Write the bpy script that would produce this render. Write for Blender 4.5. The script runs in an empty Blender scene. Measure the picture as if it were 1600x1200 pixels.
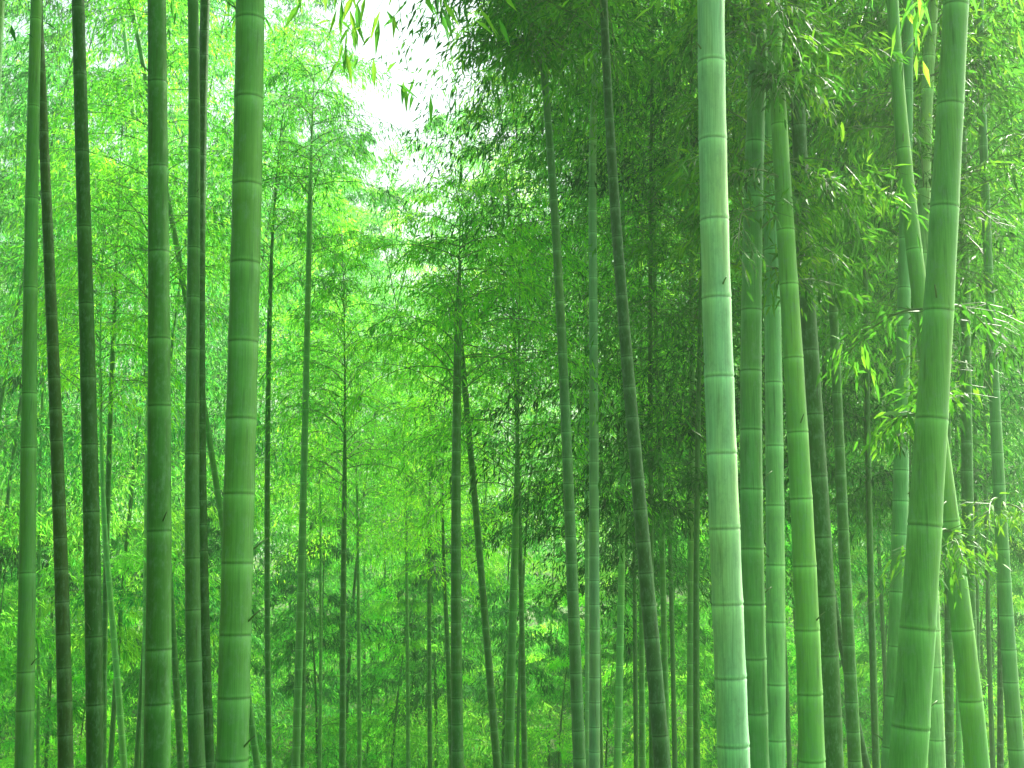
import bpy, math, random
import numpy as np
from mathutils import Vector
R = math.radians
SC = bpy.context.scene
COL = SC.collection

# ------------------------------------------------------------------ camera, sky, sun, exposure
EYE = 1.6
PITCH = R(8.0)
F = 2000.0                      # focal length in photo pixels (photo 1600 wide)
cam = bpy.data.cameras.new('camera'); cam.lens = 36.0 * F / 1600.0; cam.sensor_width = 36.0
cam.clip_start = 0.05; cam.clip_end = 2000
co = bpy.data.objects.new('camera', cam); COL.objects.link(co)
co.location = (0, 0, EYE); co.rotation_euler = (R(90) + PITCH, 0, 0)
SC.camera = co

SUN_AZ = R(50)                  # measured from +Y (view direction) towards +X (right)
SUN_EL = R(46)
w = bpy.data.worlds.new('World'); SC.world = w; w.use_nodes = True
nt = w.node_tree; bg = nt.nodes['Background']
sky = nt.nodes.new('ShaderNodeTexSky'); sky.sky_type = 'NISHITA'; sky.sun_disc = False
sky.sun_elevation = SUN_EL; sky.sun_rotation = SUN_AZ
sky.air_density = 1.0; sky.dust_density = 6.0; sky.ozone_density = 1.0
nt.links.new(sky.outputs[0], bg.inputs[0]); bg.inputs[1].default_value = 0.088
sl = bpy.data.lights.new('sun', 'SUN'); sl.energy = 5.0; sl.angle = R(2); sl.color = (1.0, 0.96, 0.86)
so = bpy.data.objects.new('sun', sl); COL.objects.link(so)
sd = Vector((math.sin(SUN_AZ) * math.cos(SUN_EL), math.cos(SUN_AZ) * math.cos(SUN_EL), math.sin(SUN_EL)))
so.rotation_euler = sd.to_track_quat('Z', 'Y').to_euler()
SC.view_settings.view_transform = 'Standard'; SC.view_settings.look = 'None'
SC.view_settings.gamma = 1.0; SC.view_settings.use_curve_mapping = False
SC.view_settings.exposure = 1.82
SC.cycles.max_bounces = 10; SC.cycles.diffuse_bounces = 5; SC.cycles.transmission_bounces = 6
SC.cycles.sample_clamp_indirect = 6.0

# ------------------------------------------------------------------ helpers
rng = np.random.default_rng(7)
cP, sP = math.cos(PITCH), math.sin(PITCH)
def at(px, py, Y):
    """world point at plan distance Y seen at photo pixel px,py; second value: its depth along the view axis"""
    xc, yc = (px - 800) / F, (600 - py) / F
    dy, dz = cP - yc * sP, sP + yc * cP
    t = Y / dy
    return np.array((xc * t, Y, EYE + dz * t)), t

def ss(a, b, x):
    t = np.clip((x - a) / (b - a), 0, 1); return t * t * (3 - 2 * t)
def ground_z(x, y):
    x = np.asarray(x, float); y = np.asarray(y, float)
    z = -4.6 * ss(1.5, 21, y) + 0.09 * np.maximum(0, y - 30) * ss(30, 45, y) - 0.1 * np.maximum(0, y - 110)
    z = z + 0.25 * np.sin(x * 0.35 + 1.3) * np.cos(y * 0.28) * ss(2, 12, y) + 0.02 * x * ss(4, 20, y)
    return z

def tag(o, label=None, cat=None, group=None, kind=None):
    if label: o['label'] = label
    if cat: o['category'] = cat
    if group: o['group'] = group
    if kind: o['kind'] = kind
    return o
def empty(name, loc):
    o = bpy.data.objects.new(name, None); COL.objects.link(o); o.location = tuple(loc)
    o.empty_display_size = 0.2
    return o
def link(name, me, parent=None, color=None):
    o = bpy.data.objects.new(name, me); COL.objects.link(o)
    if parent is not None: o.parent = parent
    if color is not None: o.color = (*color, 1)
    return o

def mesh_np(name, verts, loops, totals, mats, mat_idx=None, smooth=True, fattrs=None, vattrs=None):
    me = bpy.data.meshes.new(name)
    n = len(verts); me.vertices.add(n); me.vertices.foreach_set('co', np.asarray(verts, np.float32).ravel())
    me.loops.add(len(loops)); me.loops.foreach_set('vertex_index', np.asarray(loops, np.int32))
    totals = np.asarray(totals, np.int32); starts = np.concatenate(([0], np.cumsum(totals)[:-1])).astype(np.int32)
    me.polygons.add(len(totals)); me.polygons.foreach_set('loop_start', starts); me.polygons.foreach_set('loop_total', totals)
    if mat_idx is not None: me.polygons.foreach_set('material_index', np.asarray(mat_idx, np.int32))
    me.polygons.foreach_set('use_smooth', np.full(len(totals), smooth))
    for k, v in (fattrs or {}).items():
        a = me.attributes.new(k, 'FLOAT', 'FACE'); a.data.foreach_set('value', np.asarray(v, np.float32))
    for k, v in (vattrs or {}).items():
        a = me.attributes.new(k, 'FLOAT', 'POINT'); a.data.foreach_set('value', np.asarray(v, np.float32))
    for m in mats: me.materials.append(m)
    me.update(calc_edges=True); me.validate()
    return me

# ------------------------------------------------------------------ materials
def new_mat(name):
    m = bpy.data.materials.new(name); m.use_nodes = True
    n = m.node_tree.nodes; l = m.node_tree.links
    return m, n, l, n['Principled BSDF'], n['Material Output']

def mat_leaf(name, refl, trans, rough=0.5, tfac=0.5):
    m, n, l, b, out = new_mat(name)
    at_ = n.new('ShaderNodeAttribute'); at_.attribute_name = 'rnd'
    oi = n.new('ShaderNodeObjectInfo')
    add = n.new('ShaderNodeMath'); add.operation = 'MULTIPLY_ADD'; add.inputs[1].default_value = 0.35
    l.new(oi.outputs['Random'], add.inputs[0]); 
    mul = n.new('ShaderNodeMath'); mul.operation = 'MULTIPLY'; mul.inputs[1].default_value = 0.65
    l.new(at_.outputs['Fac'], mul.inputs[0]); l.new(mul.outputs[0], add.inputs[2])
    def ramp(c):
        r = n.new('ShaderNodeValToRGB'); e = r.color_ramp.elements
        e[0].position = 0.15; e[0].color = (c[0] * .35, c[1] * .4, c[2] * 0.9, 1)
        e[1].position = 0.85; e[1].color = (min(1, c[0] * 2.9), min(1, c[1] * 1.6), c[2] * 1.2, 1)
        k = e.new(0.5); k.color = (*c, 1)
        l.new(add.outputs[0], r.inputs[0])
        x = n.new('ShaderNodeMix'); x.data_type = 'RGBA'; x.blend_type = 'MULTIPLY'; x.inputs[0].default_value = 1
        l.new(r.outputs[0], x.inputs[6]); l.new(oi.outputs['Color'], x.inputs[7])
        return x.outputs[2]
    l.new(ramp(refl), b.inputs['Base Color']); b.inputs['Roughness'].default_value = rough
    b.inputs['Specular IOR Level'].default_value = 0.2
    t = n.new('ShaderNodeBsdfTranslucent'); l.new(ramp(trans), t.inputs[0])
    mx = n.new('ShaderNodeMixShader'); mx.inputs[0].default_value = tfac
    l.new(b.outputs[0], mx.inputs[1]); l.new(t.outputs[0], mx.inputs[2]); l.new(mx.outputs[0], out.inputs[0])
    return m
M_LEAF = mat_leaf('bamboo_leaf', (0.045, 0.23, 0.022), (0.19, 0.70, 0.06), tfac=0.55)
M_LEAF_DARK = mat_leaf('shade_dark_bamboo_leaf', (0.036, 0.20, 0.022), (0.08, 0.42, 0.03))  # darker leaf colour, with the shade of the dense crowns put into it
M_LEAF_NEAR = mat_leaf('near_bamboo_leaf', (0.045, 0.22, 0.022), (0.12, 0.44, 0.03), 0.5, 0.42)

def mat_culm():
    m, n, l, b, out = new_mat('bamboo_culm')
    oi = n.new('ShaderNodeObjectInfo')
    tc = n.new('ShaderNodeTexCoord')
    def vscale(v, s):
        mp = n.new('ShaderNodeMapping'); mp.inputs['Scale'].default_value = s; l.new(v, mp.inputs[0]); return mp.outputs[0]
    # fine vertical fibres
    n1 = n.new('ShaderNodeTexNoise'); n1.inputs['Scale'].default_value = 1; n1.inputs['Detail'].default_value = 3
    l.new(vscale(tc.outputs['Object'], (220, 220, 5)), n1.inputs['Vector'])
    # blotches, lichen bloom
    n2 = n.new('ShaderNodeTexNoise'); n2.inputs['Scale'].default_value = 1; n2.inputs['Detail'].default_value = 6; n2.inputs['Roughness'].default_value = .65
    l.new(vscale(tc.outputs['Object'], (14, 14, 2.6)), n2.inputs['Vector'])
    n3 = n.new('ShaderNodeTexNoise'); n3.inputs['Scale'].default_value = 1; n3.inputs['Detail'].default_value = 2
    l.new(vscale(tc.outputs['Object'], (9, 9, 1.1)), n3.inputs['Vector'])
    def mix(blend, fac, a, bb):
        x = n.new('ShaderNodeMix'); x.data_type = 'RGBA'; x.blend_type = blend
        for i, v in ((0, fac), (6, a), (7, bb)):
            if isinstance(v, (int, float)): x.inputs[i].default_value = v
            elif isinstance(v, tuple): x.inputs[i].default_value = (*v, 1)
            else: l.new(v, x.inputs[i])
        return x.outputs[2]
    def rng_(v, a, b_, c, d):
        x = n.new('ShaderNodeMapRange'); l.new(v, x.inputs[0])
        for i, q in enumerate((a, b_, c, d)): x.inputs[i + 1].default_value = q
        return x.outputs[0]
    c = oi.outputs['Color']
    c = mix('MULTIPLY', 1.0, c, mix('MIX', rng_(n1.outputs[0], .3, .7, 0, 1), (0.80, 0.84, 0.8), (1.14, 1.1, 1.1)))
    c = mix('MIX', rng_(n2.outputs[0], .42, .75, 0, .5), c, mix('MULTIPLY', 1.0, c, (1.7, 1.5, 1.6)))
    c = mix('MIX', rng_(n3.outputs[0], .4, .7, 0, .6), c, mix('MULTIPLY', 1.0, c, (1.45, 1.0, 0.5)))
    n4 = n.new('ShaderNodeTexNoise'); n4.inputs['Scale'].default_value = 1; n4.inputs['Detail'].default_value = 8; n4.inputs['Roughness'].default_value = .75
    l.new(vscale(tc.outputs['Object'], (34, 34, 16)), n4.inputs['Vector'])
    c = mix('MIX', rng_(n4.outputs[0], .5, .7, 0, .6), c, (0.14, 0.29, 0.16))
    n5 = n.new('ShaderNodeTexNoise'); n5.inputs['Scale'].default_value = 1; n5.inputs['Detail'].default_value = 5
    l.new(vscale(tc.outputs['Object'], (60, 60, 4)), n5.inputs['Vector'])
    c = mix('MULTIPLY', rng_(n5.outputs[0], .58, .74, 0, .6), c, (0.35, 0.36, 0.3))
    an = n.new('ShaderNodeAttribute'); an.attribute_name = 'wax'
    c = mix('MIX', rng_(an.outputs['Fac'], 0, 1, 0, .85), c, mix('ADD', 1.0, mix('MULTIPLY', 1.0, c, (1.3, 1.3, 1.3)), (0.05, 0.09, 0.05)))
    ad = n.new('ShaderNodeAttribute'); ad.attribute_name = 'groove'
    c = mix('MULTIPLY', rng_(ad.outputs['Fac'], 0, 1, 0, .6), c, (0.3, 0.36, 0.3))
    c = mix('ADD', 1.0, mix('MULTIPLY', 1.0, c, (1.25, 1.18, 1.25)), (0.012, 0.014, 0.010))
    l.new(c, b.inputs['Base Color']); b.inputs['Roughness'].default_value = 0.5
    b.inputs['Specular IOR Level'].default_value = 0.25
    bp = n.new('ShaderNodeBump'); bp.inputs['Strength'].default_value = 0.25; bp.inputs['Distance'].default_value = 0.002
    l.new(n1.outputs[0], bp.inputs['Height']); l.new(bp.outputs[0], b.inputs['Normal'])
    return m
M_CULM = mat_culm()
def mat_twig():
    m, n, l, b, out = new_mat('bamboo_twig')
    oi = n.new('ShaderNodeObjectInfo')
    b.inputs['Base Color'].default_value = (0.09, 0.19, 0.05, 1); b.inputs['Roughness'].default_value = 0.5
    return m
M_TWIG = mat_twig()
def mat_ground():
    m, n, l, b, out = new_mat('forest_floor')
    tc = n.new('ShaderNodeTexCoord')
    a = n.new('ShaderNodeTexNoise'); a.inputs['Scale'].default_value = 0.5; a.inputs['Detail'].default_value = 8
    c = n.new('ShaderNodeTexNoise'); c.inputs['Scale'].default_value = 14; c.inputs['Detail'].default_value = 6
    l.new(tc.outputs['Object'], a.inputs[0]); l.new(tc.outputs['Object'], c.inputs[0])
    r = n.new('ShaderNodeValToRGB'); e = r.color_ramp.elements
    e[0].position = .38; e[0].color = (0.05, 0.14, 0.03, 1); e[1].position = .66; e[1].color = (0.20, 0.24, 0.10, 1)
    mx = n.new('ShaderNodeMath'); mx.operation = 'MULTIPLY_ADD'; mx.inputs[1].default_value = .5
    l.new(c.outputs[0], mx.inputs[0]); 
    h = n.new('ShaderNodeMath'); h.operation = 'MULTIPLY'; h.inputs[1].default_value = .5
    l.new(a.outputs[0], h.inputs[0]); l.new(h.outputs[0], mx.inputs[2]); l.new(mx.outputs[0], r.inputs[0])
    l.new(r.outputs[0], b.inputs['Base Color']); b.inputs['Roughness'].default_value = .9
    bp = n.new('ShaderNodeBump'); bp.inputs['Strength'].default_value = .6; bp.inputs['Distance'].default_value = .05
    l.new(c.outputs[0], bp.inputs['Height']); l.new(bp.outputs[0], b.inputs['Normal'])
    return m
M_GROUND = mat_ground()

# ------------------------------------------------------------------ terrain
def build_ground():
    xs = np.concatenate((np.linspace(-600, -80, 14), np.linspace(-76, 76, 90), np.linspace(80, 600, 14)))
    ys = np.concatenate((np.linspace(-300, -12, 12), np.linspace(-10, 130, 110), np.linspace(140, 900, 18)))
    X, Y = np.meshgrid(xs, ys); Z = ground_z(X, Y)
    v = np.stack((X, Y, Z), -1).reshape(-1, 3); nx = len(xs); ny = len(ys)
    i, j = np.meshgrid(np.arange(nx - 1), np.arange(ny - 1)); a = (j * nx + i).ravel()
    q = np.stack((a, a + 1, a + nx + 1, a + nx), 1)
    o = link('ground', mesh_np('ground', v, q.ravel(), np.full(len(q), 4), [M_GROUND])); tag(o, kind='structure')
build_ground()

# ------------------------------------------------------------------ leaves and branches
def unit(v): return v / np.maximum(1e-9, np.linalg.norm(v, axis=-1, keepdims=True))
DOWN = np.array((0, 0, -1.0))
class Spray:
    """collects leaves and twig tubes; build() returns one mesh"""
    def __init__(s): s.P = []; s.D = []; s.L = []; s.W = []; s.R = []; s.tubes = []
    def leaves(s, P, D, L, W, Rn):
        s.P.append(P); s.D.append(D); s.L.append(L); s.W.append(W); s.R.append(Rn)
    def tube(s, pts, r0, r1): s.tubes.append((np.asarray(pts), r0, r1))
    def build(s, name, mat, fine=False, g=rng):
        V = []; LP = []; T = []; MI = []; RN = []; off = 0
        if s.P:
            P = np.concatenate(s.P); D = unit(np.concatenate(s.D)); L = np.concatenate(s.L)[:, None]; W = np.concatenate(s.W)[:, None]; rn = np.concatenate(s.R)
            n = len(P)
            up = np.tile(np.array((0, 0, 1.0)), (n, 1)) + g.normal(0, .55, (n, 3))
            S = unit(np.cross(D, up)); N = np.cross(S, D)
            if fine:
                b = DOWN * 0.10
                pts = [P, P + D * L * .28 + S * W * .5 + N * W * .12, P + D * L * .28 - S * W * .5 + N * W * .12,
                       P + D * L * .66 + S * W * .42 + b * L * .5, P + D * L * .66 - S * W * .42 + b * L * .5, P + D * L + b * L * 1.6]
                vv = np.stack(pts, 1).reshape(-1, 3); k = np.arange(n)[:, None] * 6
                lp = (k + np.array([0, 1, 2, 1, 3, 4, 2, 3, 5, 4])[None]).ravel(); tt = np.tile([3, 4, 3], n); per = 3
            else:
                m = P + D * L * .42
                pts = [P, m + S * W * .5 + N * W * .2, P + D * L + DOWN * L * .1, m - S * W * .5 + N * W * .2]
                vv = np.stack(pts, 1).reshape(-1, 3); k = np.arange(n)[:, None] * 4
                lp = (k + np.array([0, 1, 2, 0, 2, 3])[None]).ravel(); tt = np.tile([3, 3], n); per = 2
            V.append(vv); LP.append(lp); T.append(tt); MI.append(np.zeros(n * per, int)); RN.append(np.repeat(rn, per)); off = len(vv)
        for pts, r0, r1 in s.tubes:
            vv, lp, tt = tube_np(pts, np.linspace(r0, r1, len(pts)), 4 if fine else 3)
            V.append(vv); LP.append(lp + off); T.append(tt); MI.append(np.ones(len(tt), int)); RN.append(np.full(len(tt), .5)); off += len(vv)
        return mesh_np(name, np.concatenate(V), np.concatenate(LP), np.concatenate(T), [mat, M_TWIG], np.concatenate(MI), smooth=False, fattrs={'rnd': np.concatenate(RN)})

def tube_np(pts, rad, sides, cap=True):
    pts = np.asarray(pts, float); n = len(pts)
    tan = unit(np.gradient(pts, axis=0)); ref = np.array((1.0, 0, 0)) if abs(tan[0, 0]) < .9 else np.array((0, 1.0, 0))
    A = unit(ref - tan * (tan @ ref)[:, None]); B = np.cross(tan, A)
    a = np.arange(sides) * 2 * math.pi / sides
    v = pts[:, None, :] + np.asarray(rad)[:, None, None] * (A[:, None, :] * np.cos(a)[None, :, None] + B[:, None, :] * np.sin(a)[None, :, None])
    i, j = np.meshgrid(np.arange(n - 1), np.arange(sides), indexing='ij'); i = i.ravel(); j = j.ravel(); j2 = (j + 1) % sides
    q = np.stack((i * sides + j, i * sides + j2, (i + 1) * sides + j2, (i + 1) * sides + j), 1)
    lp = q.ravel(); tt = np.full(len(q), 4)
    if cap:
        lp = np.concatenate((lp, np.arange(sides)[::-1], (n - 1) * sides + np.arange(sides))); tt = np.concatenate((tt, [sides, sides]))
    return v.reshape(-1, 3), lp, tt

def plume(sp, base, az, L, g, elev=0.7, droop=1.6, ntw=11, nlf=8, leaf=0.11, lw=0.19, tw=0.36, r0=0.007, clump=None):
    """one arching branch: elevation falls along its length, side twigs carry fans of hanging leaves"""
    k = 7; s = np.linspace(0, 1, k); el = elev - droop * s ** 1.1
    az_ = az + g.normal(0, .25) * s
    st = np.stack((np.sin(az_) * np.cos(el), np.cos(az_) * np.cos(el), np.sin(el)), 1) * L / (k - 1)
    ax = base + np.concatenate((np.zeros((1, 3)), np.cumsum(st[:-1], 0)))
    sp.tube(ax, r0, r0 * .25)
    t = np.sort(g.uniform(.05, 1, ntw)); t[-1] = 1
    fi = t * (k - 1); i0 = np.minimum(k - 2, fi.astype(int)); fr = (fi - i0)[:, None]
    tb = ax[i0] * (1 - fr) + ax[i0 + 1] * fr; td = unit(st[i0])
    side = unit(np.cross(td, np.array((0, 0, 1.0)))) * np.where(np.arange(ntw) % 2, 1, -1)[:, None]
    ang = g.uniform(.35, 1.1, ntw)[:, None]; ang[-1] = .05
    tdir = unit(td * np.cos(ang) + side * np.sin(ang) + g.normal(0, .22, (ntw, 3)) + DOWN * .15)
    tl = (tw * L * (1.15 - t * .7) * g.uniform(.6, 1.2, ntw))[:, None]
    c = (clump if clump is not None else g.uniform(.25, .75))
    rr = np.clip(c + g.normal(0, .12, ntw), 0, 1)
    for a in range(0, ntw):
        if r0 > .004 or a % 2 == 0: sp.tube(np.stack((tb[a], tb[a] + tdir[a] * tl[a] * .5 , tb[a] + tdir[a] * tl[a] + DOWN * tl[a] * .18)), r0 * .3, r0 * .15)
    q = g.uniform(.05, 1.05, (ntw, nlf))
    P = tb[:, None] + tdir[:, None] * (tl * q)[..., None] + DOWN * (tl * q ** 2 * .18)[..., None]
    P = P + g.normal(0, .012 + .02 * L, P.shape)
    D = tdir[:, None] * .7 + DOWN * g.uniform(.05, 1.0, (ntw, nlf, 1)) + g.normal(0, .45, P.shape)
    n = ntw * nlf; ll = leaf * g.uniform(.6, 1.25, n)
    sp.leaves(P.reshape(-1, 3), D.reshape(-1, 3), ll, ll * lw * g.uniform(.8, 1.2, n), np.clip(np.repeat(rr, nlf) + g.normal(0, .16, n), 0, 1))

# ------------------------------------------------------------------ culms
def culm_mesh(path, nodes, sides, name='culm'):
    """path(z)->(x,y,r) arrays; nodes: heights of the rings. Node ridge, groove and waxy bloom are in the mesh and its attributes"""
    nodes = np.sort(np.asarray(nodes)); z = []; k = []; wax = []; gr = []
    prof = [(-.065, 1.0, .0, 0), (-.032, 1.0, .35, 0), (-.009, 1.012, .95, 0), (-.004, 1.022, .6, .1), (0, .99, 0, 1), (.004, 1.0, .2, .3), (.009, 1.035, .6, .0), (.018, 1.015, .1, 0), (.035, 1.0, 0, 0)]
    zb = nodes[0] - .2; z.append(zb); k.append(1); wax.append(0); gr.append(0)
    for i, q in enumerate(nodes):
        r = path(np.array([q]))[2][0]; s = np.clip(r / .05, .45, 1.1)
        for dz, kk, wx, g_ in prof:
            z.append(q + dz * s); k.append(kk); wax.append(wx); gr.append(g_)
        if i < len(nodes) - 1:
            h = nodes[i + 1] - q
            for f in (.3, .6):
                z.append(q + h * f); k.append(.985); wax.append(0); gr.append(0)
    z = np.array(z); o = np.argsort(z, kind='stable'); z = z[o]; k = np.array(k)[o]; wax = np.array(wax)[o]; gr = np.array(gr)[o]
    z = z + np.arange(len(z)) * 1e-6
    x, y, r = path(z)
    v, lp, tt = tube_np(np.stack((x, y, z), 1), r * k, sides)
    return v, lp, tt, np.repeat(wax, sides), np.repeat(gr, sides)

class Culm:
    def __init__(s, pts, Y, H, lean_y=0.0, top_bend=(0, 0), short=False):
        """pts: [(px, py, width)] down the photo; Y plan distance"""
        pts = sorted(pts, key=lambda p: -p[1]); W = []; Rr = []
        for px, py, wd in pts:
            p, t = at(px, py, Y); p2 = Y + lean_y * (p[2] - EYE)
            p, t = at(px, py, p2); W.append(p); Rr.append(wd * .95 / 2 / F * t)
        W = np.array(W); Rr = np.array(Rr); s.Y = Y
        z = W[:, 2]
        deg = (min(3, len(z) - 1) if len(z) > 2 else 1) if Y < 10 else min(2, len(z) - 1)
        # smooth interpolation through the points (quadratic/cubic least squares), linear outside
        cx = np.polyfit(z, W[:, 0], deg if len(z) > 3 else min(deg, 2)); 
        cr = np.polyfit(z, Rr, 1)
        if cr[0] > 0: cr = np.array([0, Rr.mean()])
        z0, z1 = z[0], z[-1]; dcx = np.polyder(cx)
        s.z0, s.z1 = z0, z1
        gx = np.polyval(cx, z0); s.zg = float(ground_z(gx, Y)) - .15
        s.top = s.zg + H
        if s.top < z1 + (.5 if short else 1.5): s.top = z1 + (.5 if short else 1.5)
        def cl(v, a): return np.clip(v, -a, a)
        m0 = cl(np.polyval(dcx, z0), .35); m1 = cl(np.polyval(dcx, z1), .35)
        bx, by = top_bend
        def path(q):
            q = np.asarray(q, float)
            qc = np.clip(q, z0, z1)
            x = np.polyval(cx, qc) + np.minimum(0, q - z0) * m0 * .5 + np.maximum(0, q - z1) * m1 * .7
            up = np.maximum(0, q - z1) / max(1, s.top - z1)
            x = x + bx * up ** 2.2
            y = Y + lean_y * (q - EYE) + by * up ** 2.2
            r = np.clip(np.polyval(cr, np.clip(q, z0 - 3, z1)), Rr.min() * .6, Rr.max() * 1.25)
            r = r * (1 - up) ** (2.0 if short else .8) + .004
            return x, y, r
        s.path = path; s.Rm = Rr.mean()
    def pt(s, z):
        x, y, r = s.path(np.array([z])); return np.array((x[0], y[0], z))
    def z_of(s, py):   # height where the culm crosses photo row py
        z = EYE
        for _ in range(8):
            y = s.path(np.array([z]))[1][0]; z = at(800, py, y)[0][2]
        return z

def auto_nodes(c, known=None, sp=None):
    """node heights: photo rows where known, regular spacing elsewhere"""
    z = []
    if known:
        z = sorted(c.z_of(p) for p in known); d = np.median(np.diff(z)) if len(z) > 1 else .27
    else:
        d = sp or np.clip(c.Rm * 5.4, .2, .32); z = [c.zg + d * .6 + rng.uniform(0, d)]
    out = list(z); q = z[0]
    while q - d * .93 > c.zg: q -= d * .93 * rng.uniform(.97, 1.03); out.append(q)
    q = z[-1]
    for _ in range(200):
        q += d * min(1.35, 1 + max(0, q - 4) * .05) * rng.uniform(.97, 1.03)
        if q > c.top - .15: break
        out.append(q)
    return sorted(out)

G_NEAR = 'near bamboo culms standing in the grove'
G_MID = 'thinner bamboo culms deeper in the grove'
root_data = {}
def make_bamboo(label, pts, Y, col, H=14, known=None, crown_py=None, crown_n=None, group=G_NEAR, leafmat=None, leafcol=(1, 1, 1),
                lean_y=0.0, bend=None, leaf=None, seed=None, sides=None, crownL=1.7, top_py=None):
    g = np.random.default_rng(seed if seed is not None else abs(hash(label)) % 9999 if False else int(sum(map(ord, label))) )
    bend = bend if bend is not None else (g.normal(0, .9), g.normal(.3, .9))
    if top_py is not None:
        H = float(at(800, top_py, Y)[0][2] - ground_z((pts[0][0] - 800) / F * Y, Y)) + .15
    c = Culm(pts, Y, H, lean_y, bend, short=top_py is not None)
    base = c.pt(c.zg); base[2] = c.zg + .15
    root = empty('bamboo', base); tag(root, label, 'bamboo', group)
    nodes = [n for n in auto_nodes(c, known)]
    sides = sides or (28 if Y < 9 else 14 if Y < 16 else 8)
    v, lp, tt, wax, gr = culm_mesh(c.path, nodes, sides)
    me = mesh_np('culm', v - base, lp, tt, [M_CULM], vattrs={'wax': wax, 'groove': gr})
    co_ = link('culm', me, root, col)
    if Y < 9 and len(pts) > 5:
        vis = [q for q in nodes if c.z0 < q < c.z1]
        for q in g.choice(vis, size=min(len(vis), int(g.integers(2, 6))), replace=False):
            x_, y_, r_ = c.path(np.array([q])); a_ = g.uniform(-2.2, 2.2) + math.pi; d_ = np.array((math.sin(a_), math.cos(a_), .9)); b_ = np.array((x_[0], y_[0], q)) - base
            L_ = g.uniform(.02, .05); vv, l2, t2 = tube_np([b_ + d_ * r_[0] * .6, b_ + d_ * (r_[0] + L_ * .5), b_ + d_ * (r_[0] + L_) + DOWN * L_ * .1], [.004, .003, .002], 6)
            link('twig_stub', mesh_np('twig_stub', vv, l2, t2, [M_TWIG]), root)
    # crown
    zc = c.z_of(crown_py) if crown_py is not None else c.z1 + .9
    leaf = leaf or (0.12 if Y > 10 else .14)
    nb = crown_n or int(38 if crown_py is not None else 30)
    if top_py is not None: nb = int(np.clip((c.top - zc) * 10, 8, 56))
    sp = Spray(); zz = np.linspace(zc, c.top - .1, nb)
    for i, z in enumerate(zz):
        p = c.pt(z); f = (z - zc) / max(.1, c.top - zc)
        for _ in range(2):
            plume(sp, p, g.uniform(0, 2 * math.pi), crownL * (1.0 - .55 * f) * g.uniform(.7, 1.2), g, elev=g.uniform(.1, 1.0), droop=g.uniform(1.0, 1.9),
                  ntw=12, nlf=10, leaf=leaf, r0=.006)
    sp.P = [p - base for p in sp.P]; sp.tubes = [(t - base, a, b) for t, a, b in sp.tubes]
    link('foliage', sp.build('foliage', leafmat or M_LEAF, g=g), root, leafcol)
    root_data[label] = (root, c, base, g)
    return root, c, base, g

def add_branch(B, py0, tx, ty, tY, ntw=17, nlf=7, leaf=.062, mat=None, color=(1, 1, 1), r0=.006, droop=.9, clump=None):
    """a leafy branch growing from the culm at photo row py0, heading for the place (tx, ty, tY)"""
    root, c, base, g = B
    p = c.pt(c.z_of(py0)); t = at(tx, ty, tY)[0]; d = t - p; L = float(np.linalg.norm(d)) * 1.08
    az = math.atan2(d[0], d[1]); el = math.asin(max(-1, min(1, d[2] / np.linalg.norm(d))))
    sp = Spray()
    plume(sp, p - base, az, L, g, elev=el + droop * .5, droop=droop, ntw=ntw, nlf=nlf, leaf=leaf, r0=r0, tw=min(.5, .38 / max(.5, L)) if L > .8 else .45, clump=clump)
    main = sp.tubes[0]
    vv, lp, tt = tube_np(main[0], np.linspace(main[1], main[2], len(main[0])), 6)
    b = link('branch', mesh_np('branch', vv, lp, tt, [M_TWIG]), root)
    sp.tubes = [t for t in sp.tubes[1:]]
    link('leaf_spray', sp.build('leaf_spray', mat or M_LEAF_NEAR, fine=True, g=g), b, color)

# culm colours; the dark DK carries some of the grove's shade
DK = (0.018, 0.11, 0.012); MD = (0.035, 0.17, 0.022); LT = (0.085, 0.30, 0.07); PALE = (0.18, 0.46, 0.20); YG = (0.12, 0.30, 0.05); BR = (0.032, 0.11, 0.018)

exec_list = []
def dist(wd, dia=.1): return F * dia / wd
# --- near culms, left
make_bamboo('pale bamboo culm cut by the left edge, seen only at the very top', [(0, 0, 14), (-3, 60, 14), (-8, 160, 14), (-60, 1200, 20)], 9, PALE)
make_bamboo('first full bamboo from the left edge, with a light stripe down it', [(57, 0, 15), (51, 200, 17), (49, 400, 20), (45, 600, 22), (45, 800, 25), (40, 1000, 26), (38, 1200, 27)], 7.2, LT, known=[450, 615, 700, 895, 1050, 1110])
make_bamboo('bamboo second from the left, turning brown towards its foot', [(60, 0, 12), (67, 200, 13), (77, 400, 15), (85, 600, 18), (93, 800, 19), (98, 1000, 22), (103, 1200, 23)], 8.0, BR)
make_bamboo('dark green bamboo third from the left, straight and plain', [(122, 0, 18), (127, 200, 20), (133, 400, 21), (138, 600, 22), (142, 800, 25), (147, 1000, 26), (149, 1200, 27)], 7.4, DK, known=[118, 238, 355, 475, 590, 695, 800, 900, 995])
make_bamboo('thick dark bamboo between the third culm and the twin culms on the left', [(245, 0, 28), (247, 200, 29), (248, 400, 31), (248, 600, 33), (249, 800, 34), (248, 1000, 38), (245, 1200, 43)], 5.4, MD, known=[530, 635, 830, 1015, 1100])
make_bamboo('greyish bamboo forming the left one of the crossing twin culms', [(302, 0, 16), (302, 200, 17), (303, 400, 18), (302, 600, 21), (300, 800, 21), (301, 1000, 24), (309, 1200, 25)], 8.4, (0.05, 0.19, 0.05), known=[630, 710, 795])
make_bamboo('darker bamboo slanting past the greyish twin culm', [(323, 0, 17), (314, 200, 16), (309, 400, 15), (314, 600, 14), (319, 800, 14), (322, 1000, 15), (325, 1200, 16)], 10.5, DK)
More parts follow.
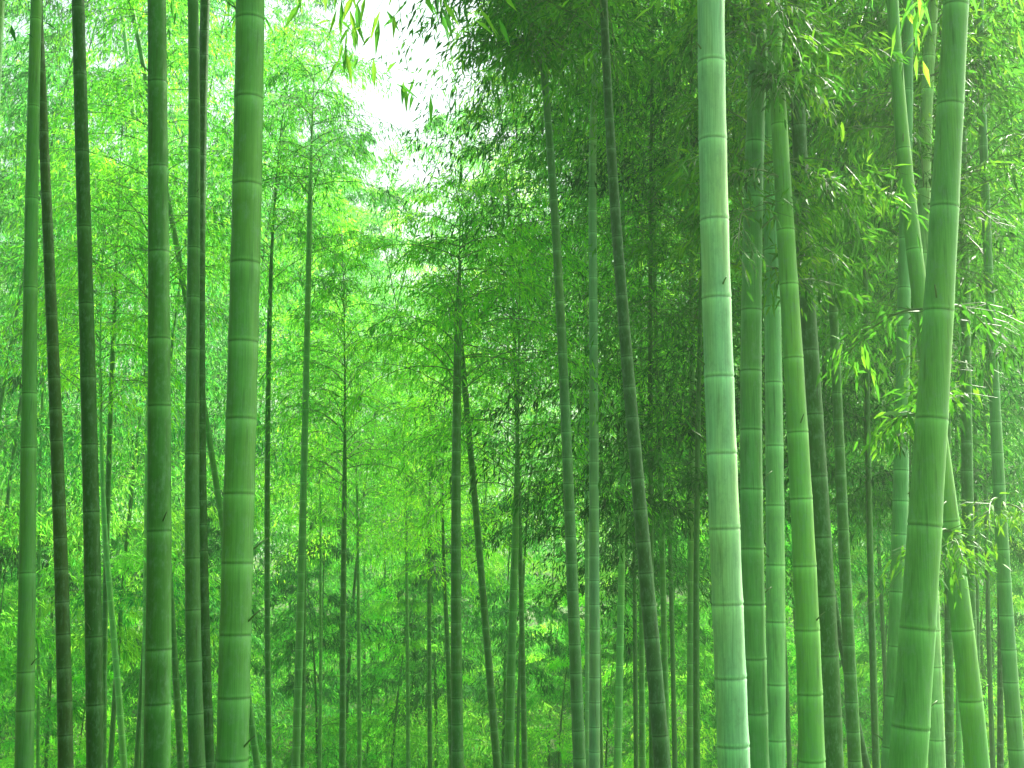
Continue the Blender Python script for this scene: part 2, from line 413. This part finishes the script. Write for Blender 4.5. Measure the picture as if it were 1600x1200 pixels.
make_bamboo('thickest bamboo of the left half, yellow green with a bright right side', [(391, 0, 43), (388, 200, 43), (383, 400, 45), (379, 600, 46), (373, 800, 46), (367, 1000, 47), (363, 1200, 49)], 4.3, (0.07, 0.25, 0.05),
            known=[32, 155, 290, 412, 535, 655, 772, 880, 992, 1090, 1187])
# --- centre
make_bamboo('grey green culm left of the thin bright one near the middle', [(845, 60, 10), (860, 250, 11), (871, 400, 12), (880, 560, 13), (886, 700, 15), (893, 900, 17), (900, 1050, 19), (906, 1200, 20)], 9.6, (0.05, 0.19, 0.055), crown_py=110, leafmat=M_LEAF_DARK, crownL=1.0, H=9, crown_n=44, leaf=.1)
make_bamboo('thin pale bamboo like a bright line right of the grey green culm', [(916, 500, 5), (917, 800, 6), (918, 1200, 7)], 14, PALE, crown_py=300, group=G_MID)
make_bamboo('pale bamboo touching the bright thin line on its right', [(926, 350, 12), (928, 700, 14), (929, 1200, 17)], 11, (0.13, 0.33, 0.16), crown_py=120)
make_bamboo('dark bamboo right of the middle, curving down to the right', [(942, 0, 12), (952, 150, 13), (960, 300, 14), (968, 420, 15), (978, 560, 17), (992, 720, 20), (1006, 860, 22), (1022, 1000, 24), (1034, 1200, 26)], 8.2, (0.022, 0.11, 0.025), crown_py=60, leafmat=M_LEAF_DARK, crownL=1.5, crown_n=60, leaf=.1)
# --- right cluster
U = make_bamboo('brightest and palest thick bamboo, waxy blue green with dark rings', [(1111, 0, 40), (1113, 200, 42), (1118, 400, 44), (1124, 600, 45), (1131, 800, 46), (1139, 1000, 47), (1147, 1200, 49)], 4.4, (0.21, 0.46, 0.26),
            known=[98, 220, 345, 467, 590, 710, 827, 945, 1060, 1166])
V = make_bamboo('dull green bamboo directly behind the brightest one', [(1190, 0, 24), (1180, 200, 27), (1176, 400, 31), (1173, 600, 34), (1174, 800, 35), (1178, 1000, 36), (1182, 1200, 38)], 5.8, (0.07, 0.26, 0.07),
            known=[485, 580, 672, 765, 858, 945, 1030, 1115], crown_py=370, crownL=.75, crown_n=60, leaf=.08, leafmat=M_LEAF_NEAR)
W_ = make_bamboo('slim pale bamboo with close rings, second behind the brightest one', [(1203, 150, 20), (1206, 400, 24), (1209, 600, 27), (1211, 800, 29), (1212, 1000, 29), (1211, 1200, 30)], 6.4, (0.15, 0.42, 0.17),
            known=[480, 598, 697, 790, 883, 972, 1070, 1157], crown_py=440, crownL=.6, crown_n=64, leaf=.08, leafmat=M_LEAF_NEAR)
X_ = make_bamboo('yellow green bamboo leaning left above, right of the slim pale one', [(1208, 0, 19), (1215, 150, 22), (1224, 300, 26), (1233, 450, 29), (1243, 620, 31), (1253, 800, 34), (1262, 1000, 37), (1269, 1200, 39)], 5.7, (0.11, 0.34, 0.07),
            known=[65, 195, 360, 445, 560, 676, 780, 885, 985, 1085])
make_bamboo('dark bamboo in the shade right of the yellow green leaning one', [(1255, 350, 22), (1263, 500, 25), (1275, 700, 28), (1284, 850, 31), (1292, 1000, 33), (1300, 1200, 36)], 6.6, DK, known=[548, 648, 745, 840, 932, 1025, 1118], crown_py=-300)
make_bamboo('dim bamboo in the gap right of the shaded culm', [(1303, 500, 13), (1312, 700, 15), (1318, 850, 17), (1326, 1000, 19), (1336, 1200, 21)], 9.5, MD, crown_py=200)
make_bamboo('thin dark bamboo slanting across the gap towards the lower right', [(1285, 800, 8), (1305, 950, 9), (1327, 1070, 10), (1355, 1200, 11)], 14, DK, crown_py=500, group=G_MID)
AA = make_bamboo('slim grey green bamboo left of the crossing pair', [(1418, 200, 14), (1413, 400, 19), (1411, 600, 21), (1407, 800, 23), (1400, 1000, 25), (1391, 1200, 27)], 7.0, (0.09, 0.30, 0.10), known=[450, 510, 640, 735, 783, 835, 925, 1010])
AB = make_bamboo('thick bamboo of the crossing pair, leaning right above', [(1494, 0, 37), (1486, 150, 39), (1478, 300, 41), (1468, 450, 43), (1459, 600, 46), (1447, 800, 51), (1433, 1000, 54), (1418, 1200, 58)], 4.1, (0.085, 0.29, 0.065),
            known=[-150, 10, 165, 325, 487, 655, 822, 983, 1137])
AC = make_bamboo('thinner bamboo of the crossing pair, leaning left above', [(1395, 0, 17), (1404, 150, 19), (1418, 300, 21), (1434, 430, 23), (1455, 600, 27), (1476, 760, 30), (1496, 920, 33), (1513, 1060, 35), (1528, 1200, 37)], 6.2, (0.10, 0.32, 0.07), known=[390,815, 985, 1095])
AD = make_bamboo('pale leafy bamboo rising behind the crossing pair', [(1457, 0, 17), (1449, 200, 18), (1441, 400, 19), (1445, 650, 21), (1455, 900, 23), (1464, 1200, 26)], 7.4, (0.20, 0.44, 0.20), crown_py=420, crownL=.9, crown_n=64, leaf=.08, leafmat=M_LEAF_NEAR)
make_bamboo('dim thin bamboo just right of the crossing pair', [(1478, 500, 10), (1481, 800, 12), (1484, 1200, 13)], 12, MD, crown_py=350, group=G_MID)
AE = make_bamboo('straight bamboo second right of the crossing pair', [(1508, 450, 14), (1510, 650, 16), (1514, 900, 18), (1522, 1200, 20)], 8.8, MD, crown_py=420, crownL=1.1, crown_n=60, leaf=.09, leafmat=M_LEAF_NEAR)
AF = make_bamboo('bamboo at the right edge, leaning in behind bright leaves', [(1546, 450, 13), (1554, 620, 15), (1563, 800, 18), (1575, 1000, 21), (1590, 1200, 25)], 8.0, (0.08, 0.27, 0.09), crown_py=450, crownL=1.0, crown_n=56, leaf=.09, leafmat=M_LEAF_NEAR)
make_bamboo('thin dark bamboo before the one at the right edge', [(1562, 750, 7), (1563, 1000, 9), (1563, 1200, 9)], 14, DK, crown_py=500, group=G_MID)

# --- thin culms deeper in
MIDS = [
 ('thin shaded bamboo peeping out right of the third dark culm', [(176, 560, 7), (170, 750, 8), (165, 900, 9), (161, 1200, 9)], 15, DK, 480),
 ('pale thin bamboo slanting down between the third and the thick dark culm', [(165, 850, 8), (176, 980, 9), (187, 1100, 10), (194, 1200, 10)], 14, LT, 600),
 ('leaning thin bamboo passing behind the twin culms', [(205, 0, 6), (262, 320, 8), (303, 540, 9), (345, 800, 9), (378, 1000, 10), (400, 1200, 10)], 13.5, MD, -80),
 ('thin bamboo hugging the right foot of the thick dark culm', [(258, 800, 8), (268, 950, 9), (276, 1080, 10), (283, 1200, 10)], 13, DK, 500),
 ('thin dark bamboo right of the thickest left culm', [(421, 500, 7), (418, 700, 8), (418, 1000, 8), (421, 1200, 9)], 15, DK, 380),
 ('faint bamboo rising highest left of the middle', [(484, 330, 8), (479, 550, 9), (474, 780, 10), (468, 1000, 11), (462, 1200, 14)], 14, (0.05, 0.2, 0.04), 260),
 ('thin dark bamboo beside the foot of the faint tall one', [(476, 850, 5), (475, 1000, 6), (472, 1200, 7)], 19, DK, 700),
 ('very thin bamboo between the faint tall one and the crisp dark one', [(501, 900, 4), (501, 1050, 5), (500, 1200, 5)], 24, MD, 800),
 ('crisp dark thin bamboo standing alone left of the middle', [(538, 780, 7), (536, 1000, 9), (535, 1200, 10)], 15, DK, 700),
 ('hair thin bamboo right of the crisp dark one', [(559, 850, 4), (561, 1050, 6), (562, 1200, 7)], 22, MD, 790),
 ('left one of two thin parallel bamboos before the pale patch', [(635, 850, 4), (637, 1050, 6), (638, 1200, 6)], 24, MD, 780),
 ('right one of two thin parallel bamboos before the pale patch', [(671, 850, 5), (671, 1050, 7), (672, 1200, 7)], 21, DK, 790),
 ('short thin bamboo leaning against the sturdy central culm', [(694, 900, 5), (701, 1050, 8), (707, 1200, 9)], 18, DK, 830),
 ('sturdy dark bamboo in the very middle', [(716, 500, 11), (713, 700, 13), (712, 900, 15), (714, 1050, 17), (715, 1200, 19)], 10.5, DK, 560),
 ('thin bamboo slanting down right from the sturdy central culm', [(722, 560, 8), (735, 700, 9), (752, 900, 10), (766, 1060, 11), (777, 1200, 12)], 13, DK, 480),
 ('dim thick bamboo between the slanting and the thin straight culm', [(805, 850, 10), (800, 1000, 13), (795, 1200, 15)], 12.5, MD, 720),
 ('thin straight dark bamboo left of the grey green culm', [(806, 600, 5), (811, 800, 7), (815, 950, 8), (820, 1200, 8)], 16, DK, 560),
 ('pale stubby looking bamboo between the bright pair and the dark curve', [(972, 850, 9), (969, 1000, 11), (965, 1200, 12)], 13, LT, 740),
 ('dim bamboo hidden left of the dark curving culm', [(1003, 880, 7), (1003, 1050, 9), (1004, 1200, 10)], 16, MD, 790),
 ('thin bamboo just right of the dark curving culm', [(1024, 480, 6), (1030, 700, 8), (1036, 900, 9), (1042, 1200, 10)], 14, MD, 400),
 ('straight thin bamboo left of the brightest culm', [(1081, 650, 8), (1080, 900, 11), (1079, 1200, 13)], 13, (0.07, 0.22, 0.05), 560),
 ('very thin dark bamboo beside the straight thin one', [(1090, 850, 4), (1088, 1000, 5), (1085, 1200, 5)], 22, DK, 800),
 ('hair thin bamboo low down near the left edge', [(62, 800, 5), (61, 950, 5), (59, 1200, 5)], 20, MD, 600),
 ('faint bamboo at the top left behind the leaves', [(188, 0, 6), (200, 100, 6), (222, 350, 7), (232, 600, 8)], 16, LT, -60),
 ('thin dark bamboo right of the second straight one', [(1524, 650, 5), (1526, 900, 7), (1528, 1200, 8)], 15, DK, 560),
 ('thin pale bamboo right of the crossing pair, low down', [(1496, 700, 6), (1497, 900, 8), (1499, 1200, 9)], 14, LT, 620),
]
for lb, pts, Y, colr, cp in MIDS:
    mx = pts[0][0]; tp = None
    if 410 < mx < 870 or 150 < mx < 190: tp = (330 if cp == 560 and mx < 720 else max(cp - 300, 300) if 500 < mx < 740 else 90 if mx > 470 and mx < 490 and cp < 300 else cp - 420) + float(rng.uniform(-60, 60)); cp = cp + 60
    colr = tuple(q * 1.5 + .01 for q in colr)  # deeper culms lightened, mist put into their colour
    make_bamboo(lb, pts, Y, colr, H=float(rng.uniform(12, 15)), crown_py=cp, group=G_MID, crown_n=56, leaf=.08, leafcol=(1.3, 1.4, 1.1) if cp < 700 else (2.0, 1.8, 1.3), top_py=tp, crownL=1.5, bend=(float(rng.normal(0, .15)), .2))  # low crowns get a brighter leaf tint to offset blocked light

# ------------------------------------------------------------------ leafy branches of the near culms (right side)
NB = [(AB, 487, 1345, 580, 4.7), (AB, 655, 1380, 690, 4.4), (AB, 655, 1525, 640, 4.5), (AB, 487, 1540, 560, 4.6), (AC, 560, 1440, 620, 5.8),
      (AC, 830, 1440, 930, 5.6), (AC, 850, 1500, 900, 5.7), (AC, 700, 1400, 700, 5.9), (AF, 620, 1480, 600, 7.2), (AF, 560, 1610, 560, 7.6), (AF, 780, 1530, 860, 7.4),
      (AF, 790, 1610, 830, 7.6), (AE, 560, 1440, 560, 8.2), (AD, 200, 1380, 260, 7.0), (AD, 120, 1530, 180, 6.8), (AD, 320, 1560, 380, 6.9), (AD, 60, 1390, 60, 7.2),
      (AC, 90, 1340, 120, 6.0), (AC, 260, 1330, 330, 6.1), (AC, 200, 1290, 240, 6.4), (X_, 280, 1140, 300, 5.4), (X_, 120, 1290, 190, 5.6), (X_, 250, 1310, 330, 5.6),
      (X_, 440, 1330, 480, 5.9), (W_, 230, 1150, 270, 6.0), (W_, 420, 1230, 480, 6.0), (V, 60, 1120, 120, 5.3), (V, 120, 1230, 180, 5.4), (V, 330, 1140, 420, 5.3), (V, 20, 1240, 60, 5.3)]
for B, p0, tx, ty, tY in NB:
    add_branch(B, p0, tx, ty, tY)

# ------------------------------------------------------------------ leafy bamboos behind: prototypes copied as things of their own
def proto(name, H, crown0, seed, mat, leaf, nb, crownL, lean):
    g = np.random.default_rng(seed); root = empty(name, (0, 0, 0))
    def path(z):
        z = np.asarray(z, float); u = np.clip(z / H, 0, 1)
        return lean * u ** 2.5 * H * .16, u * 0, np.clip(.042 * (1 - u * .9), .004, 1)
    nodes = np.arange(.2, H - .2, .3)
    x, y, r = path(nodes); v, lp, tt = tube_np(np.stack((x, y, nodes), 1), r, 6)
    link('culm', mesh_np('culm', v, lp, tt, [M_CULM], vattrs={'wax': np.zeros(len(v)), 'groove': np.zeros(len(v))}), root, MD)
    sp = Spray(); small = H < 8
    for z in np.linspace(H * crown0, H - .1, nb):
        f = (z - H * crown0) / (H * (1 - crown0)); z = z + g.normal(0, .12); xx, yy, _ = path(np.array([z])); p = np.array((xx[0], yy[0], min(z, H - .05)))
        prof = (0.55 + .9 * math.sin(math.pi * min(1, f * .9 + .12))) * .8; a0 = g.uniform(0, 6.283); cl = g.uniform(.1, .9)
        for q in range(4 if small else 6):
            plume(sp, p, a0 + q * 1.05 + g.normal(0, .35), crownL * prof * g.uniform(.5, 1.3), g, elev=g.uniform(.15, .75), droop=g.uniform(.9, 1.7), ntw=14, nlf=15, leaf=leaf, lw=.22, r0=.0035, clump=cl, tw=.42)
    link('foliage', sp.build('foliage', mat, g=g), root)
    return root
def copy_tree(o, parent=None):
    c = o.copy(); COL.objects.link(c)
    if parent is not None: c.parent = parent
    for ch in list(o.children): copy_tree(ch, c)
    return c
PR = [proto('leafy_bamboo', 14, .30, 11, M_LEAF, .10, 15, 2.0, .6), proto('leafy_bamboo', 15, .35, 12, M_LEAF, .10, 15, 2.1, -.8),
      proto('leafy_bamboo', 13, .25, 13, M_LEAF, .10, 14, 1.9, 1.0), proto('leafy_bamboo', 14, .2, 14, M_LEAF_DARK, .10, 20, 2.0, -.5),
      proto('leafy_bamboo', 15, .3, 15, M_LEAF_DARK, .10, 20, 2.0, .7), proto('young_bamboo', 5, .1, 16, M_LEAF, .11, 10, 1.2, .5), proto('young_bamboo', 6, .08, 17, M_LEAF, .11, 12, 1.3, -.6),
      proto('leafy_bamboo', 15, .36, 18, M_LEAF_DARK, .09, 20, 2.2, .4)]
used = set()
def put(k, px, Y, zt, label, group, tint=(1, 1, 1), g=rng):
    """stand a copy of prototype k where photo column px passes plan distance Y, its tip at height zt"""
    x = (px - 800) / F * Y / cP; z0 = float(ground_z(x, Y)) - .1
    hs = (14, 15, 13, 14, 15, 5, 6, 15)[k]; s = float((zt - z0) / hs)
    o = PR[k] if k not in used else copy_tree(PR[k]); used.add(k)
    sx = float(np.clip(s, .75, 1.25))
    o.location = (float(x), float(Y), z0); o.scale = (sx, sx, s); o.rotation_euler = (0, 0, float(g.uniform(0, 6.283)))
    tag(o, label, 'bamboo', group)
    for ch in o.children:
        if ch.name.startswith('foliage'): ch.color = (*tint, 1)
    return o
def ztop(py, Y): return at(800, py, Y)[0][2]
def skyline(px):
    xs = [-400, 330, 390, 450, 520, 640, 700, 780, 860, 950, 2000]
    ys = [-260, -260, -60, 150, 210, 230, 220, 190, 60, -200, -300]
    return float(np.interp(px, xs, ys))
g2 = np.random.default_rng(21)
YGT = (1.25, 1.1, .9)
# rows of full-grown leafy bamboos, 17 to 60 m away
for (Y, step, jit) in ((18, 260, 60), (23, 190, 60), (29, 150, 50), (36, 120, 45), (45, 95, 40), (56, 80, 40)):
    x = -250 + g2.uniform(0, step)
    while x < 1850:
        px = x + g2.uniform(-jit, jit); x += step
        yy = Y + g2.uniform(-2.5, 2.5)
        if Y < 26 and 380 < px < 860: continue
        sk = skyline(px) + g2.uniform(-40, 110)
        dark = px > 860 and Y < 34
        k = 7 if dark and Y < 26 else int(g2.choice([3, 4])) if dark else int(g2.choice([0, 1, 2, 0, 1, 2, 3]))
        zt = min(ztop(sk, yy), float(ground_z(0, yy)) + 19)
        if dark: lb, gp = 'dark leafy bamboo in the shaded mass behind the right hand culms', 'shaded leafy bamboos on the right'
        elif px < 430: lb, gp = 'bright leafy bamboo in the backdrop behind the left hand culms', 'leafy bamboos behind the left culms'
        elif px < 880: lb, gp = 'hazy leafy bamboo under the bright sky gap in the middle', 'leafy bamboos under the sky gap'
        else: lb, gp = 'far leafy bamboo glimpsed between the right hand culms', 'far leafy bamboos on the right'
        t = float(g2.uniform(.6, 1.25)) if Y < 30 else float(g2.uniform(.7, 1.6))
        if 380 < px < 780: t = max(t, float(g2.uniform(1.0, 1.6))); k = k if k < 3 else 0  # leaf tint raised under the sky gap, its light put into the colour
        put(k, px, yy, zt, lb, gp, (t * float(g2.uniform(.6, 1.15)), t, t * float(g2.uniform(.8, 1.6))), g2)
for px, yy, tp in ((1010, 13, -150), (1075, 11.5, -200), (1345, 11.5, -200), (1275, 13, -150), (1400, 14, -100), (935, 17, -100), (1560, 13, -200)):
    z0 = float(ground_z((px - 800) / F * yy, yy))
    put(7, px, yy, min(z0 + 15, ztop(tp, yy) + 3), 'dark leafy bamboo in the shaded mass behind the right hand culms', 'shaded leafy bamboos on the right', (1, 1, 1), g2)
for x, y, h in ((-4.5, 1.5, 11), (-6, 5, 12), (-5.5, -2, 12), (-7.5, 9, 13), (-2.5, -4, 12), (1.5, -5, 12), (5, -5, 12), (-9, 2, 14), (-9.5, 13, 14), (8, -3, 12), (-1, -9, 13), (-4, -3.5, 10), (0, -4.5, 10), (3, -4, 10), (-6, 1, 10), (-5, 3.5, 10), (-7, 7, 11), (-3.5, -7, 11), (2, -8, 11), (6, -8, 12), (-8.5, 5, 12), (-8, -5, 12)):  # unseen bamboos added to block light from the left and behind
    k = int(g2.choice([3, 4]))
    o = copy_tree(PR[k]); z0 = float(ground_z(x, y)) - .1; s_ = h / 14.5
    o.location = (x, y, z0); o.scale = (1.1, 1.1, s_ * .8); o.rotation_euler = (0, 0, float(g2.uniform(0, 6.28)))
    tag(o, 'dark leafy bamboo added just outside the view to shade the grove', 'bamboo', 'added bamboos shading the grove round the viewer')
for x, y, h in ((-3.0, 1.6, 5), (-3.6, 3.4, 6), (-4.6, 5.6, 6), (-5.6, 8, 6), (-2.2, -1.6, 5), (-.6, -2.6, 6), (1.2, -2.8, 6), (2.8, -2.4, 5), (-3.8, 0, 6), (-6.6, 10.5, 6)):  # unseen low bushes added to cut light reaching the culms from left and front
    o = copy_tree(PR[6]); o.location = (x, y, float(ground_z(x, y)) - .1); o.scale = (1, 1, h / 6); o.rotation_euler = (0, 0, float(g2.uniform(0, 6.28)))
    tag(o, 'bushy young bamboo added outside the view to block light beside the viewer', 'bamboo', 'added young bamboos blocking light round the viewer')
# young low bamboos filling the valley
for (Y, step) in ((27, 120), (31, 90), (37, 70), (46, 60)):
    x = -150 + g2.uniform(0, step)
    while x < 1750:
        px = x + g2.uniform(-40, 40); x += step; yy = Y + g2.uniform(-2, 2)
        h = g2.uniform(3.5, 8); z0 = float(ground_z((px - 800) / F * yy, yy))
        t = float(g2.uniform(1.1, 1.8)); put(int(g2.choice([5, 6])), px, yy, z0 + h, 'low bushy young bamboo leafing down to the valley floor', 'young bushy bamboos on the valley floor', (t * float(g2.uniform(.7, 1.1)), t, t * 1.2), g2)

# ------------------------------------------------------------------ ground cover and the far wood (uncountable)
def ground_cover():
    g = np.random.default_rng(5); n = 110000
    Y = g.uniform(3, 62, n) ; px = g.uniform(-300, 1900, n); X = (px - 800) / F * Y
    Z = ground_z(X, Y); sp = Spray()
    P = np.stack((X, Y, Z + g.uniform(0, 1, n) ** 2 * .9), 1); D = g.normal(0, 1, (n, 3)); D[:, 2] = np.abs(D[:, 2]) * .7
    L = g.uniform(.12, .3, n) * (1 + Y / 60); sp.leaves(P, D, L, L * .22, g.uniform(.2, .9, n))
    o = link('ground_cover', sp.build('ground_cover', M_LEAF, g=g)); tag(o, kind='stuff')
ground_cover()
def far_wood():
    g = np.random.default_rng(6); sp = Spray(); n = 130000
    # plumes scattered as crowns over the far hillside
    nc = 330; cx = g.uniform(-60, 60, nc); cy = g.uniform(64, 100, nc); cz = ground_z(cx, cy); ch = g.uniform(9, 15, nc)
    i = g.integers(0, nc, n); u = g.uniform(.05, 1, n); a = g.uniform(0, 6.283, n); rad = g.uniform(.1, 1, n) ** .5 * 2.0 * np.sin(np.pi * np.clip(u * .9 + .05, 0, 1)) ** .6
    P = np.stack((cx[i] + rad * np.sin(a), cy[i] + rad * np.cos(a), cz[i] + ch[i] * u - rad * .3), 1)
    D = np.stack((np.sin(a), np.cos(a), -g.uniform(.1, 1, n)), 1) + g.normal(0, .4, (n, 3))
    L = g.uniform(.35, .6, n); sp.leaves(P, D, L, L * .35, np.clip(g.normal(.5, .2, n), 0, 1))
    o = link('far_bamboo_wood', sp.build('far_bamboo_wood', M_LEAF, g=g)); tag(o, kind='stuff')
far_wood()

# ------------------------------------------------------------------ air
def haze():
    x0, x1, y0, y1, z0, z1 = -620, 620, -320, 920, -130, 60
    v = [(x, y, z) for z in (z0, z1) for y in (y0, y1) for x in (x0, x1)]
    f = [(0, 2, 3, 1), (4, 5, 7, 6), (0, 1, 5, 4), (2, 6, 7, 3), (0, 4, 6, 2), (1, 3, 7, 5)]
    me = bpy.data.meshes.new('haze'); me.from_pydata(v, [], f)
    m = bpy.data.materials.new('air'); m.use_nodes = True; n = m.node_tree.nodes; n.remove(n['Principled BSDF'])
    p = n.new('ShaderNodeVolumePrincipled'); p.inputs['Color'].default_value = (0.80, 1.0, 0.80, 1); p.inputs['Density'].default_value = 0.003
    p.inputs['Anisotropy'].default_value = 0.4
    m.node_tree.links.new(p.outputs[0], n['Material Output'].inputs['Volume']); me.materials.append(m)
    tag(link('haze', me), kind='stuff')
haze()
